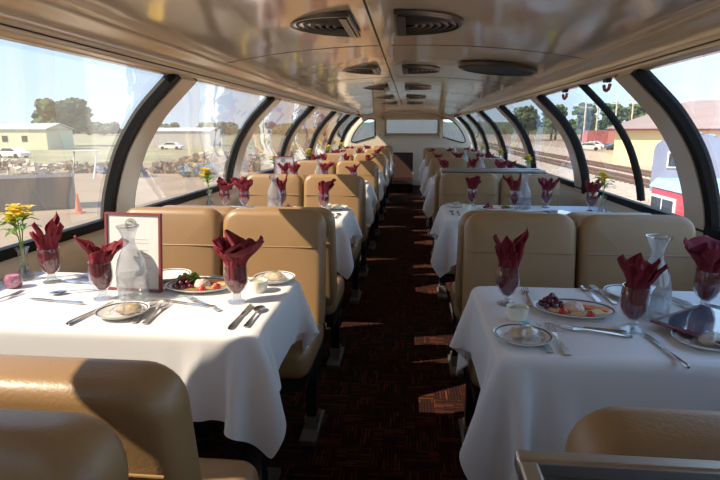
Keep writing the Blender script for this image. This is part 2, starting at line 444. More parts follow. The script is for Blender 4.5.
t = empty('round_speaker', (.575, 3.84, zc(.645) - .02)); tag(t, 'round dark speaker grille in the ceiling beside the nearest vent on the right', 'speaker')
t.rotation_euler = (0, R(5.3), 0)
MB().lathe([(.262, .01), (.262, -.012), (.245, -.018), (.235, -.010)], n=40, cap=False).build('rim', 'vent_edge', t)
g = MB().lathe([(.236, -.011), (.001, -.011)], n=40)
g.build('grille', 'vent_bronze', t)
for j, (y, w_) in enumerate(((2.97, 'nearer'), (3.74, 'farther'))):
    t = empty('shade_clip', (1.01, y, 1.565)); t.scale = (1.5, 1.5, 1.5); tag(t, '%s rust-brown clip hanging under the right roof edge at the window' % w_, 'clip', 'clips under the right roof edge')
    MB().box((0, 0, -.006), (.02, .028, .012)).build('clip_body', 'black_metal', t)
    MB().tube([(0, -.03, -.02), (0, -.02, -.035), (0, 0, -.04), (0, .02, -.035), (0, .03, -.02)], .006, 6).build('clip_arm', 'boxcar_red', t)

# ------------------------------------------------------------------ benches
def make_bench():
    t = empty('leather_bench'); tag(t, 'x', 'bench seat', 'tan leather dining benches')
    lean = Matrix.Rotation(R(-9), 4, 'X')
    for sx in (-.24, .24):
        M = Matrix.Translation((sx, .0 - .02, .90)) @ lean @ Matrix.Translation((0, .0, -.23))
        b = MB().pillow(.468, .57, .112, .075, .036, M, .006).build('backrest', 'leather', t, ang=80)
        # welt seam across the face and the back of the backrest
        p = MB()
        for s_ in (-1, 1):
            pts = [(x_, s_ * .0615, .115) for x_ in [-.215 + .043 * k for k in range(11)]]
            p.tube([M @ Vector(q) for q in pts], .0028, 5)
        p.build('seam', 'leather', b)
        C_ = Matrix.Translation((sx, -.265, .405)) @ Matrix.Rotation(R(90), 4, 'X')
        MB().pillow(.462, .44, .13, .06, .045, C_, .008).build('seat_cushion', 'leather', t, ang=80)
    fr = MB()
    fr.box((0, -.27, .325), (.92, .44, .03)).box((-.40, .02, .45), (.04, .035, .36), (R(-9), 0, 0)).box((.40, .02, .45), (.04, .035, .36), (R(-9), 0, 0)).box((0, .005, .45), (.84, .02, .05))
    fr.build('frame', 'black_metal', t)
    for sx in (-.44, .44):
        l = MB().box((sx, -.25, .165), (.045, .05, .30)).box((sx, -.20, .30), (.04, .30, .035)).build('leg', 'black_metal', t)
        MB().box((sx, -.25, .012), (.07, .26, .024)).box((sx, -.25, .05), (.055, .09, .06)).build('foot', 'grey_metal', l)
    return t
bench = make_bench()
LB, RB = -.85, .715
LROWS = [1.64 + 1.87 * k for k in range(6)]
RROWS = [1.58, 3.70, 6.05, 7.92, 9.79]
def bench_far(cx, y, lab): return place(bench, (cx, y, 0), 0, lab)
def bench_near(cx, y, lab):
    o = place(bench, (cx, y, 0), pi, lab); o.scale = (1, 1, .962); return o
for k, y in enumerate(LROWS):
    if k == 0:
        bench_far(LB + .02, .575, 'tan leather bench facing the viewer at the lower left corner')
        bench_near(LB, .765, 'tan leather bench seen from behind in front of the nearest left table')
    else:
        bench_near(LB, LROWS[k - 1] + .72 + .24, 'tan leather bench seen from behind before the %s table on the left' % ORD[k])
    bench_far(LB, y + .72, 'tan leather bench facing the viewer behind the %s table on the left' % ORD[k])
for k, y in enumerate(RROWS):
    if k == 0: bench_near(RB - .005, .68, 'shaded leather bench seen from behind at the lower right corner')
    elif k == 2: bench_near(RB, 5.22, 'leather bench seen from behind beyond the steel-topped cabinet on the right')
    else: bench_near(RB, RROWS[k - 1] + .74 + .24, 'leather bench seen from behind before the %s table on the right' % ORD[k])
    bench_far(RB, y + (.76 if k != 1 else .70), 'shaded leather bench facing the viewer behind the %s table on the right' % ORD[k])

# ------------------------------------------------------------------ tables and draped cloths
def drape(w, d, ox, oy, seed, steps=280):
    """mass-spring drape of a cloth over a w x d top; hangs ox over the +x end and oy over both long sides"""
    sp = .019
    nx = int((w + ox) / sp) + 1; ny = int((d + 2 * oy) / sp) + 1
    rng = np.random.RandomState(seed)
    X, Y = np.meshgrid(np.linspace(-w / 2, w / 2 + ox, nx), np.linspace(-d / 2 - oy, d / 2 + oy, ny), indexing='ij')
    P = np.stack([X, Y, np.full_like(X, .006)], -1); P[..., 2] += rng.rand(nx, ny) * .004
    a = (w + ox) / (nx - 1); b = (d + 2 * oy) / (ny - 1)
    V = np.zeros_like(P)
    fixed = (X < w / 2 - .08) & (np.abs(Y) < d / 2 - .05)
    P[fixed, 2] = .004
    W = np.where(fixed, 0., 1.)[..., None]
    def con(s1, s2, L, k):
        A = P[s1]; B = P[s2]; D = B - A; l = np.linalg.norm(D, axis=-1, keepdims=True) + 1e-9
        wa, wb = W[s1], W[s2]; ws = wa + wb; ws[ws == 0] = 1
        c = k * (l - L) / l * D / ws
        P[s1] += c * wa; P[s2] -= c * wb
    dg = math.hypot(a, b)
    s = slice
    jobs = []
    for o in (0, 1):
        n1 = (nx - o) // 2; jobs.append(((s(o, o + 2 * n1, 2), s(None)), (s(o + 1, o + 2 * n1, 2), s(None)), a, 1.))
        n2 = (ny - o) // 2; jobs.append(((s(None), s(o, o + 2 * n2, 2)), (s(None), s(o + 1, o + 2 * n2, 2)), b, 1.))
    jobs2 = [((s(0, -1), s(0, -1)), (s(1, None), s(1, None)), dg, .25), ((s(1, None), s(0, -1)), (s(0, -1), s(1, None)), dg, .25),
             ((s(0, -3), s(None)), (s(3, None), s(None)), 3 * a, .008), ((s(None), s(0, -3)), (s(None), s(3, None)), 3 * b, .008)]
    hw, hd = w / 2, d / 2
    for st in range(steps):
        V *= .975 if st < steps * .8 else .9
        V[..., 2] -= .0010 * W[..., 0]
        old = P.copy(); P += V
        for it in range(18):
            for j in jobs: con(*j)
            for j in jobs2: con(*j)
            # collide with the table block
            inx = P[..., 0] < hw + .008; iny = np.abs(P[..., 1]) < hd + .008
            ins = inx & iny & (P[..., 2] < .004)
            px = hw + .008 - P[..., 0]; py = hd + .008 - np.abs(P[..., 1]); pz = .004 - P[..., 2]
            mz = ins & (pz <= px) & (pz <= py); mx = ins & ~mz & (px <= py); my = ins & ~mz & ~mx
            P[..., 2][mz] = .004; P[..., 0][mx] = hw + .008
            P[..., 1][my] = np.sign(P[..., 1][my]) * (hd + .008)
        V = P - old
    idx = np.arange(nx * ny).reshape(nx, ny)
    F = np.stack([idx[:-1, :-1], idx[1:, :-1], idx[1:, 1:], idx[:-1, 1:]], -1).reshape(-1, 4)
    return P.reshape(-1, 3), F
def cloth_mesh(name, *a):
    P, F = drape(*a)
    me = bpy.data.meshes.new(name); me.from_pydata([tuple(p) for p in P], [], [tuple(int(i) for i in q) for q in F]); me.update()
    me.polygons.foreach_set('use_smooth', [True] * len(me.polygons)); me.materials.append(MATS['linen']); return me
WL, WR, TD = 1.10, 1.14, .575
meL = cloth_mesh('tablecloth', WL, TD, .19, .255, 3)
meR = cloth_mesh('tablecloth', WR, TD + .05, .21, .265, 8)
def make_table():
    t = empty('dining_table'); tag(t, 'x', 'table', 'dining tables under white cloths')
    MB().box((0, 0, -.018), (1.068, TD - .04, .02)).build('tabletop', 'cream_paint', t)
    l = MB().box((.44, 0, -.39), (.06, .07, .70)).box((.30, 0, -.06), (.34, .05, .05)).build('leg', 'black_metal', t)
    MB().box((.44, 0, -.735), (.10, .30, .024)).build('foot', 'grey_metal', l)
    MB().box((-.52, 0, -.06), (.05, .35, .06)).build('wall_bracket', 'black_metal', t)
    return t
table = make_table()
def cloth(me, x, y, rz, label):
    o = bpy.data.objects.new('tablecloth', me); COL.objects.link(o); o.location = (x, y, TZ); o.rotation_euler = (0, 0, rz)
    m = o.modifiers.new('s', 'SUBSURF'); m.levels = 1; m.render_levels = 1
    tag(o, label, 'tablecloth', 'white tablecloths')
    return o
LX = -.415 - WL / 2; RX = .235 + WR / 2
for k, y in enumerate(LROWS):
    place(table, (LX, y, TZ), 0, 'dining table under the cloth, %s on the left of the aisle' % ORD[k])
    cloth(meL, LX, y, 0, 'white linen cloth draped over the %s table on the left' % ORD[k])
for k, y in enumerate(RROWS):
    place(table, (RX, y, TZ), pi, 'dining table under the cloth, %s on the right of the aisle' % ORD[k]).scale = (1, 1.085, 1)
    cloth(meR, RX, y, pi, 'white linen cloth draped over the %s table on the right' % ORD[k])

# steel-topped service cabinets
def cabinet(x0, x1, y0, y1, z, label):
    t = empty('service_cabinet', ((x0 + x1) / 2, (y0 + y1) / 2, 0)); tag(t, label, 'cabinet')
    w, d = x1 - x0, y1 - y0
    MB().box((0, 0, (z - .03) / 2 + .01), (w - .02, d - .02, z - .05)).build('body', 'cream_paint', t)
    MB().box((0, 0, z - .022), (w - .02, d - .02, .006)).build('tray_bottom', 'tray_grey', t)
    m = MB(); r = .022
    for c, dd in (((0, -d / 2 + r / 2, z - r / 2), (w, r, r)), ((0, d / 2 - r / 2, z - r / 2), (w, r, r)), ((-w / 2 + r / 2, 0, z - r / 2), (r, d - 2 * r, r)), ((w / 2 - r / 2, 0, z - r / 2), (r, d - 2 * r, r))): m.box(c, dd)
    o = m.build('steel_rim', 'brushed_steel', t); b = o.modifiers.new('b', 'BEVEL'); b.width = .004; b.segments = 2
    hd = MB().tube([(-w / 2 + .03, -d / 2 - .0, z - .12), (-w / 2 + .03, -d / 2 - .02, z - .12), (-w / 2 + .09, -d / 2 - .02, z - .15), (-w / 2 + .09, -d / 2, z - .15)], .006, 6).build('handle', 'brushed_steel', t)
    return t
cabinet(.27, 1.16, 4.70, 4.94, .962, 'cream service cabinet with a long steel-rimmed top behind the second right table')
cabinet(.125, 1.25, .30, .56, .952, 'steel-rimmed dark-topped cabinet at the bottom right edge of the view')

# ------------------------------------------------------------------ tableware prototypes
def make_goblet():
    t = empty('water_goblet'); tag(t, 'x', 'glass', 'footed water glasses holding napkins')
    MB().lathe([(.0, .030), (.016, .033), (.029, .047), (.0365, .068), (.0385, .088), (.037, .108), (.0345, .127)], n=24, cap=False).build('bowl', 'tableware_glass', t)
    MB().lathe([(.0358, .125), (.0358, .1285), (.0334, .1285), (.0334, .125)], n=24, cap=False).build('rim', 'tableware_glass', t)
    MB().lathe([(.0, .0), (.031, .0), (.031, .004), (.016, .011), (.012, .018), (.015, .024), (.012, .029), (.006, .034)], n=20, cap=False).build('foot', 'tableware_glass', t)
    return t
def napkin_mesh(seed, hi=.12, spread=1., lean=(0, 0)):
    """cloth gathered in the glass with pointed folds rising out of it"""
    from mathutils import noise
    rnd = random.Random(seed); m = MB(); N, K = 72, 26
    for layer in range(3):
        lob = (2, 3, 4)[(layer + seed) % 3]; ph = rnd.random() * 6.28; tw = rnd.uniform(-.6, .6)
        lp = [rnd.uniform(.45, 1.) for _ in range(lob)]; fl = [rnd.uniform(.2, 1.15) for _ in range(lob)]; lp[0] = 1.
        lx, ly = rnd.uniform(-.012, .012) + lean[0], rnd.uniform(-.012, .012) + lean[1]; kk = 5 + layer * 2; v = []
        for j in range(K + 1):
            s_ = j / K
            for k in range(N):
                th = 2 * pi * k / N; q = ((th + ph) * lob / (2 * pi)) % lob; li = int(q); fr = q - li
                skew = fr ** (.7 + .8 * lp[li]); a = 1 - abs(2 * skew - 1)            # triangular point
                H = .10 + hi * lp[li] * (.15 + .85 * a ** .65) * (1 - .14 * layer)
                z = .004 + H * s_
                bowl = .0345 * min(1, (z / .088) * 2.1) ** .55
                rip = 1 - .22 * (.5 + .5 * cos(th * kk + ph)) * min(1, s_ * 4) - .06 * layer
                if z < .092: r = bowl * rip
                else:
                    u = (z - .092) / hi
                    r = .034 * rip * (1 - .55 * (1 - a) * min(1, u * 4)) + spread * fl[li] * .088 * u ** 1.1
                    r -= .020 * a * min(1, u * 2.5) * (.5 + .5 * cos(2 * pi * (skew - .5) * 3))          # folded back crease
                    r = max(r, .004)
                u = max(0, z - .09)
                tt = th + tw * u * 8
                nz = noise.noise_vector(Vector((r * cos(tt) * 22 + seed, r * sin(tt) * 22, z * 20 + layer * 5)))
                am = .004 + min(.012, u * .16)
                v.append((r * cos(tt) + lx * u * 12 + nz.x * am, r * sin(tt) + ly * u * 12 + nz.y * am, z + .030 + nz.z * am * .6))
        if True: v = [(x, y, max(z, .034)) if math.hypot(x, y) < .2 else (x, y, z) for x, y, z in v]
        lim = []
        for x, y, z in v:
            if z < .126:
                R_ = .0335 if z > .06 else .0335 * math.sqrt(max(.05, (z - .028) / .032)); h_ = math.hypot(x, y)
                if h_ > R_: x, y = x * R_ / h_, y * R_ / h_
            lim.append((x, y, z))
        m.add(lim, [(j * N + k, j * N + (k + 1) % N, (j + 1) * N + (k + 1) % N, (j + 1) * N + k) for j in range(K) for k in range(N)])
    return m
NAPS = []
for sd, hi, spr, ln in ((1, .085, 1.0, (.0, 0)), (2, .10, 1.05, (0, 0)), (3, .10, .9, (.012, 0)), (4, .125, .7, (-.01, 0)), (5, .085, .9, (0, 0)), (6, .095, .8, (.005, 0))):
    o = napkin_mesh(sd, hi, spr, ln).build('napkin', 'napkin', None, ang=180)
    so = o.modifiers.new('s', 'SOLIDIFY'); so.thickness = .0012; so.offset = 0
    tag(o, 'x', 'napkin', 'burgundy napkins folded in glasses'); NAPS.append(o)
goblet = make_goblet()
def make_carafe():
    t = empty('glass_carafe'); tag(t, 'x', 'carafe', 'glass water carafes')
    prof = [(.0, .003), (.040, .002), (.0475, .008), (.050, .05), (.049, .095), (.041, .135), (.027, .165), (.0185, .185), (.0185, .205), (.025, .225), (.034, .245)]
    MB().lathe([(.0, .0), (.038, 0), (.048, .006)] + prof[3:], n=32, cap=False).build('body', 'carafe_glass', t)
    MB().lathe([(.0355, .243), (.0355, .248), (.0325, .248), (.0325, .243)], n=28, cap=False).build('rim', 'tableware_glass', t)
    MB().lathe([(.0, .006), (.044, .008), (.0465, .05), (.046, .085), (.0, .085)], n=28, cap=False).build('water', 'tableware_glass', t)
    return t
carafe = make_carafe()
def make_plate(name, rx, ry, lab):
    t = empty(name); tag(t, 'x', 'plate' if name == 'bread_plate' else 'platter', lab)
    k = rx
    pr_ = [(.0, .003), (.60, .003), (.70, .006), (.86, .013), (1.0, .018), (1.0, .0155), (.86, .009), (.66, .0), (.0, .0)]
    MB().lathe([(a * k, z) for a, z in pr_], n=40, sy=ry / rx, cap=False).build('dish', 'porcelain', t, ang=60)
    MB().lathe([(a * k, z) for a, z in ((.895, .0145), (.94, .0162), (.94, .0168), (.895, .0151))], n=40, sy=ry / rx, cap=False).build('rim_band', 'navy_band', t)
    return t
bread_plate = make_plate('bread_plate', .078, .078, 'small banded bread plates')
platter = make_plate('oval_platter', .122, .088, 'oval banded appetizer platters')
def make_fork():
    t = empty('fork'); tag(t, 'x', 'fork', 'steel forks')
    prof = [(-.095, .0085), (-.08, .009), (-.03, .005), (.02, .0038), (.035, .0075), (.05, .011), (.055, .0115)]
    zz = [.002, .002, .004, .006, .005, .003, .0035]
    v = []
    for (y, w), z in zip(prof, zz): v += [(-w, y, z), (w, y, z), (w, y, z + .0022), (-w, y, z + .0022)]
    n = len(prof); f = [(i * 4 + k, i * 4 + (k + 1) % 4, (i + 1) * 4 + (k + 1) % 4, (i + 1) * 4 + k) for i in range(n - 1) for k in range(4)] + [(3, 2, 1, 0), tuple((n - 1) * 4 + k for k in range(4))]
    MB().add(v, f).build('handle', 'cutlery', t, ang=60)
    m = MB()
    for x_ in (-.0095, -.0032, .0032, .0095): m.tube([(x_, .053, .0045), (x_, .075, .006), (x_ * .95, .098, .009)], [.0018, .0016, .0009], 6)
    m.build('tines', 'cutlery', t)
    return t
def make_knife():
    t = empty('knife'); tag(t, 'x', 'knife', 'steel knives')
    MB().tube([(0, -.11, .005), (0, -.10, .005), (0, -.06, .0048), (0, .0, .004)], [.004, .006, .005, .0038], 8).build('handle', 'cutlery', t)
    v = []
    for y, a, b in ((0, -.004, .004), (.01, -.0045, .007), (.06, -.005, .009), (.095, -.005, .006), (.105, -.004, -.001)): v += [(a, y, .003), (b, y, .003), (b, y, .0045), (a, y, .0055)]
    f = [(i * 4 + k, i * 4 + (k + 1) % 4, (i + 1) * 4 + (k + 1) % 4, (i + 1) * 4 + k) for i in range(4) for k in range(4)] + [(3, 2, 1, 0), (16, 17, 18, 19)]
    MB().add(v, f).build('blade', 'cutlery', t, ang=60)
    return t
def make_spoon():
    t = empty('spoon'); tag(t, 'x', 'spoon', 'steel spoons')
    v = []; prof = [(-.085, .008), (-.07, .0085), (-.02, .0045), (.03, .0035), (.038, .005)]; zz = [.002, .002, .005, .007, .006]
    for (y, w), z in zip(prof, zz): v += [(-w, y, z), (w, y, z), (w, y, z + .002), (-w, y, z + .002)]
    f = [(i * 4 + k, i * 4 + (k + 1) % 4, (i + 1) * 4 + (k + 1) % 4, (i + 1) * 4 + k) for i in range(4) for k in range(4)] + [(3, 2, 1, 0), (16, 17, 18, 19)]
    MB().add(v, f).build('handle', 'cutlery', t, ang=60)
    MB().lathe([(.0, .001), (.010, .002), (.017, .006), (.0185, .009), (.016, .0072), (.009, .0035), (.0, .0025)], (0, .060, 0), n=24, sx=.98, sy=1.45, cap=False).build('bowl', 'cutlery', t)
    return t
fork, knife, spoon = make_fork(), make_knife(), make_spoon()
def lay(proto, p0, p1, label, z=0):
    """lay a piece of cutlery with its handle end at p0 pointing to p1"""
    dx, dy = p1[0] - p0[0], p1[1] - p0[1]; L = math.hypot(dx, dy)
    c = ((p0[0] + p1[0]) / 2, (p0[1] + p1[1]) / 2, TZ + .0055 + z)
    return place(proto, c, math.atan2(dy, dx) - pi / 2, label)
def make_ramekin():
    t = empty('ramekin'); tag(t, 'x', 'ramekin', 'small cream ramekins')
    MB().lathe([(.0, .0), (.024, .0), (.030, .012), (.0335, .036), (.0335, .040), (.030, .040), (.028, .030), (.0, .028)], n=28, cap=False).build('bowl', 'ramekin_glaze', t)
    MB().lathe([(.028, .031), (.02, .035), (.0, .034)], n=20, cap=False).build('filling', 'condiment', t)
    return t
ramekin = make_ramekin()
def make_vase():
    t = empty('bud_vase'); tag(t, 'x', 'vase', 'glass bud vases')
    MB().lathe([(.0, .0), (.030, .0), (.033, .010), (.024, .030), (.015, .050), (.014, .080), (.018, .105), (.024, .122)], n=20, cap=False).build('body', 'tableware_glass', t)
    MB().lathe([(.0, .004), (.028, .005), (.030, .012), (.021, .032), (.012, .052), (.0, .052)], n=16, cap=False).build('water', 'tableware_glass', t)
    return t
vase = make_vase()
def make_flower(seed, mat):
    rnd = random.Random(seed); t = empty('alstroemeria_flower'); tag(t, 'x', 'flower', 'yellow flowers in bud vases')
    lx, ly = rnd.uniform(-.035, .035), rnd.uniform(-.035, .035); h = rnd.uniform(.17, .205)
    st = MB().tube([(0, 0, .012), (lx * .15, ly * .15, .08), (lx * .3, ly * .3, .125), (lx, ly, h)], .0017, 5).build('stem', 'stem_green', t)
    pm = MB()
    for c in range(5):
        cx, cy, cz = lx + rnd.uniform(-.014, .014), ly + rnd.uniform(-.018, .018), h + rnd.uniform(-.018, .012)
        for k in range(6):
            a = 2 * pi * k / 6 + c; dx, dy = cos(a), sin(a); px, py = -dy, dx; v = []
            for u, w, z in ((0, .002, 0), (.008, .006, .007), (.016, .006, .012), (.023, .001, .011)):
                v += [(cx + dx * u + px * w, cy + dy * u + py * w, cz + z), (cx + dx * u - px * w, cy + dy * u - py * w, cz + z)]
            pm.add(v, [(0, 1, 3, 2), (2, 3, 5, 4), (4, 5, 7, 6)])
    pm.build('petals', mat, t)
    lf = MB()
    for k in range(6):
        a = rnd.random() * 6.28; zb = h - rnd.uniform(.015, .055); dx, dy = cos(a), sin(a); px, py = -dy, dx; v = []
        bx_, by_ = lx * (zb - .1) / (h - .1), ly * (zb - .1) / (h - .1)
        for u, w, z in ((0, .002, 0), (.015, .008, .012), (.033, .009, .018), (.055, .001, .010)):
            v += [(bx_ + dx * u + px * w, by_ + dy * u + py * w, zb + z), (bx_ + dx * u, by_ + dy * u, zb + z - .002), (bx_ + dx * u - px * w, by_ + dy * u - py * w, zb + z)]
        lf.add(v, [(i * 3 + j, i * 3 + j + 1, i * 3 + j + 4, i * 3 + j + 3) for i in range(3) for j in range(2)])
    lf.build('leaf', 'leaf_green', t)
    return t
FLW = [make_flower(3, 'petal_yellow'), make_flower(5, 'petal_yellow'), make_flower(11, 'petal_yellow')]
def vase_set(x, y, where, rz=0, s=1, z=TZ + .006):
    place(vase, (x, y, z), 0, 'clear glass bud vase of yellow flowers by the window, %s' % where, s=s)
    for i, (fl, w) in enumerate(zip(FLW, ('first', 'second', 'third'))):
        place(fl, (x, y, z), rz, ('yellow blossom leaning %s in the bud vase, ' % ('one way', 'the other way', 'highest')[i]) + where, s=s * 1.25)
nap_i = [0]
def goblet_set(x, y, where, ni=None, rz=None, s=1.):
    place(goblet, (x, y, TZ + .0055), 0, 'footed water glass, ' + where, s=s)
    if ni is None: ni = nap_i[0] % len(NAPS); nap_i[0] += 1
    if rz is None: rz = (nap_i[0] * 1.7) % 6.28
    place(NAPS[ni], (x, y, TZ + .0055), rz, 'burgundy napkin in the water glass, ' + where, s=s)

# food
def make_grapes():
    t = empty('grape_bunch'); tag(t, 'x', 'grapes', 'bunches of red grapes')
    rnd = random.Random(4); k = 0
    for lay_, n, rr in ((0, 8, .026), (1, 5, .015), (2, 2, .006)):
        for i in range(n):
            a = 2 * pi * i / n + lay_ * .5
            MB().ball((rr * 1.25 * cos(a), rr * sin(a), .009 + lay_ * .013), .0088, 10, 6).build('grape', 'grape', t)
    MB().ball((0, 0, .009), .0088, 10, 6).build('grape', 'grape', t)
    return t
def make_tomato():
    t = empty('cherry_tomato'); tag(t, 'x', 'tomato', 'cherry tomatoes on the platters')
    MB().ball((0, 0, .0115), .012, 14, 8, (1.12, 1, .95)).build('fruit', 'tomato', t)
    return t
def make_carrot():
    o = MB().box((0, 0, .004), (.072, .012, .010)).box((.004, 0, .0045), (.056, .0125, .0105)).build('carrot_stick', 'carrot'); tag(o, 'x', 'carrot stick', 'carrot sticks on the platters')
    b = o.modifiers.new('b', 'BEVEL'); b.width = .002; return o
def make_celery():
    pts = []; m = MB(); v = []
    for xx in (-.034, -.01, .012, .034):
        for k in range(7): a = pi * k / 6; v.append((xx, .0075 * cos(a), .006 * sin(a)))
        for k in range(7): a = pi - pi * k / 6; v.append((xx, .0045 * cos(a), .0035 * sin(a)))
    f = [(i * 14 + k, i * 14 + (k + 1) % 14, (i + 1) * 14 + (k + 1) % 14, (i + 1) * 14 + k) for i in range(3) for k in range(14)] + [tuple(reversed(range(14))), tuple(range(42, 56))]
    o = m.add(v, f).build('celery_stick', 'celery'); return tag(o, 'x', 'celery stick', 'celery sticks on the platters')
def make_cracker():
    o = MB().lathe([(.0, .0), (.021, .0), (.023, .002), (.023, .005), (.021, .007), (.0, .0065)], n=20, sx=1.25, sy=.8, cap=False).build('cracker', 'cracker'); return tag(o, 'x', 'cracker', 'round crackers on the platters')
def make_cheese():
    o = MB().add([(-.024, -.016, 0), (.024, -.016, 0), (.028, .018, 0), (-.016, .018, 0), (-.024, -.016, .007), (.024, -.016, .007), (.028, .018, .009), (-.016, .018, .009)], [(3, 2, 1, 0), (4, 5, 6, 7), (0, 1, 5, 4), (1, 2, 6, 5), (2, 3, 7, 6), (3, 0, 4, 7)]).build('cheese_slice', 'cheese')
    b = o.modifiers.new('b', 'BEVEL'); b.width = .0015; return tag(o, 'x', 'cheese', 'cheese slices on the platters')
def make_dip():
    rnd = random.Random(2); m = MB().lathe([(.0, .0), (.028, .0), (.031, .008), (.024, .018), (.012, .026), (.0, .028)], n=22, cap=False)
    m.v = [(x + rnd.uniform(-.0025, .0025), y + rnd.uniform(-.0025, .0025), z + rnd.uniform(-.0015, .002) if z > 0 else z) for x, y, z in m.v]
    return tag(m.build('dip_mound', 'dip', ang=180), 'x', 'dip', 'mounds of pale dip on the platters')
def make_lettuce():
    rnd = random.Random(7); m = MB()
    for c in range(3):
        cx, cy = rnd.uniform(-.012, .012), rnd.uniform(-.01, .01); N = 28; v = [(cx, cy, .004)]
        for j in (1, 2, 3):
            for k in range(N):
                a = 2 * pi * k / N; r = (.009 + .0015 * sin(5 * a + c)) * j
                v.append((cx + r * cos(a), cy + r * sin(a), .004 + .0035 * j * c / 2 + .005 * (j / 3) ** 2 * sin(7 * a + c * 2) + .003 * j))
        f = [(0, 1 + k, 1 + (k + 1) % N) for k in range(N)] + [(1 + j * N + k, 1 + (j + 1) * N + k, 1 + (j + 1) * N + (k + 1) % N, 1 + j * N + (k + 1) % N) for j in range(2) for k in range(N)]
        m.add(v, f)
    return tag(m.build('lettuce_leaf', 'lettuce', ang=180), 'x', 'lettuce', 'curly lettuce garnish on the platters')
def make_pastry():
    t = empty('wrapped_pastry'); tag(t, 'x', 'pastry', 'film-wrapped pastries on bread plates')
    rnd = random.Random(9)
    m = MB().ball((0, 0, .014), .03, 18, 9, (1.35, .72, .48)); m.v = [(x + rnd.uniform(-.002, .002), y + rnd.uniform(-.002, .002), z + rnd.uniform(-.002, .002)) for x, y, z in m.v]
    m.build('bun', 'pastry', t, ang=180)
    MB().ball((.008, -.004, .021), .016, 12, 6, (1.2, .8, .5)).build('filling', 'yellow_filling', t)
    w = MB(); N = 24; v = []
    for j, (r, z) in enumerate(((.0, .034), (.02, .031), (.036, .019), (.044, .006), (.054, .007))):
        for k in range(N):
            a = 2 * pi * k / N; rr = r * (1 + .16 * sin(6 * a + j) + .07 * sin(11 * a)); v.append((rr * 1.15 * cos(a), rr * .8 * sin(a), z + .002 * sin(9 * a + j)))
    w.add(v, [(j * N + k, j * N + (k + 1) % N, (j + 1) * N + (k + 1) % N, (j + 1) * N + k) for j in range(4) for k in range(N)])
    w.build('film_wrap', 'film', t)
    return t
grapes, tomato, carrot, celery, cracker, cheese, dip, lettuce, pastry = make_grapes(), make_tomato(), make_carrot(), make_celery(), make_cracker(), make_cheese(), make_dip(), make_lettuce(), make_pastry()
def food(proto, base, dx, dy, rz, label, dz=0, s=1):
    place(proto, (base[0] + dx, base[1] + dy, TZ + .0095 + dz), rz, label, s=s)

# ------------------------------------------------------------------ settings: nearest left table
TT = TZ + .0055
where = 'on the nearest left table'
goblet_set(-1.312, 1.775, 'by the vase ' + where, 3, 2.2)
goblet_set(-1.012, 1.605, 'left of the carafe ' + where, 0, 2.7)
goblet_set(-.555, 1.612, 'beside the platter, aisle end of nearest left table', 1, .4)
place(carafe, (-.91, 1.615, TT), 0, 'clear glass carafe before the framed menu ' + where)
vase_set(-1.435, 1.80, 'nearest left table', .3)
PL = (-.735, 1.745)
place(platter, (*PL, TT), 0, 'oval appetizer platter beside the menu frame on the nearest left table')
food(lettuce, PL, -.052, .036, 0, 'curly green lettuce on the nearest left platter', 0, 1.35)
food(grapes, PL, -.055, -.006, .3, 'bunch of red grapes on the nearest left platter')
food(dip, PL, .0, .014, 0, 'mound of pale dip in the middle of the nearest left platter')
for i, (dx, dy, r) in enumerate(((.03, .055, .1), (.055, .046, -.1), (.04, .065, -.05))): food(carrot, PL, dx, dy, r, ['carrot stick lying in front, nearest left platter', 'carrot stick lying rightmost, nearest left platter', 'carrot stick lying farthest back, nearest left platter'][i])
food(cheese, PL, .062, .014, .3, 'pale cheese slice on the nearest left platter')
food(cracker, PL, -.012, -.046, .4, 'cracker on the near rim of the nearest left platter')
food(cracker, PL, .036, -.030, -.3, 'cracker right of the dip on the nearest left platter', .002)
food(tomato, PL, .030, -.056, .3, 'red cherry tomato on the near edge of the nearest left platter')
food(tomato, PL, .072, -.02, 1., 'red cherry tomato behind the glass on the nearest left platter')
place(bread_plate, (-.865, 1.462, TT), 0, 'bread plate with a wrapped pastry at the near edge of the nearest left table')
place(pastry, (-.848, 1.466, TT + .004), .25, 'film-wrapped pastry with yellow filling on the near bread plate, left table')
place(bread_plate, (-.497, 1.865, TT), 0, 'bread plate at the far aisle corner of the nearest left table')
place(pastry, (-.50, 1.865, TT + .004), -.2, 'film-wrapped pastry on the far aisle-side plate, nearest left table')
place(bread_plate, (-.90, 1.865, TT), 0, 'bread plate behind the framed menu, nearest left table')
place(ramekin, (-.520, 1.735, TT), 0, 'cream ramekin beside the aisle-end water glass, nearest left table')
lay(fork, (-.795, 1.39), (-.818, 1.585), 'left fork of the pair right of the near bread plate, nearest left table')
lay(fork, (-.758, 1.38), (-.778, 1.585), 'right fork of the pair right of the near bread plate, nearest left table')
lay(knife, (-.975, 1.375), (-.955, 1.565), 'knife lying left of the near bread plate, nearest left table')
lay(spoon, (-1.075, 1.700), (-1.205, 1.628), 'spoon lying left of the carafe, nearest left table')
lay(knife, (-1.065, 1.545), (-1.235, 1.572), 'knife lying before the glass left of the carafe, nearest left table')
lay(fork, (-1.355, 1.455), (-1.325, 1.640), 'fork at the left frame edge, nearest left table')
lay(knife, (-.500, 1.375), (-.500, 1.585), 'knife at the near aisle corner, nearest left table')
lay(spoon, (-.458, 1.395), (-.460, 1.555), 'spoon at the near aisle corner, nearest left table')
lay(knife, (-.61, 1.545), (-.80, 1.60), 'knife lying before the platter, nearest left table')
lay(fork, (-.595, 1.53), (-.72, 1.625), 'fork lying before the platter, nearest left table')
lay(knife, (-.815, 1.90), (-.86, 1.70), 'knife between the menu and platter, nearest left table')
lay(fork, (-.72, 1.895), (-.63, 1.86), 'fork behind the platter, nearest left table')
lay(knife, (-1.10, 1.81), (-1.28, 1.86), 'knife behind the glasses near the vase, nearest left table')
lay(fork, (-1.11, 1.75), (-1.23, 1.775), 'fork behind the glasses near the vase, nearest left table')
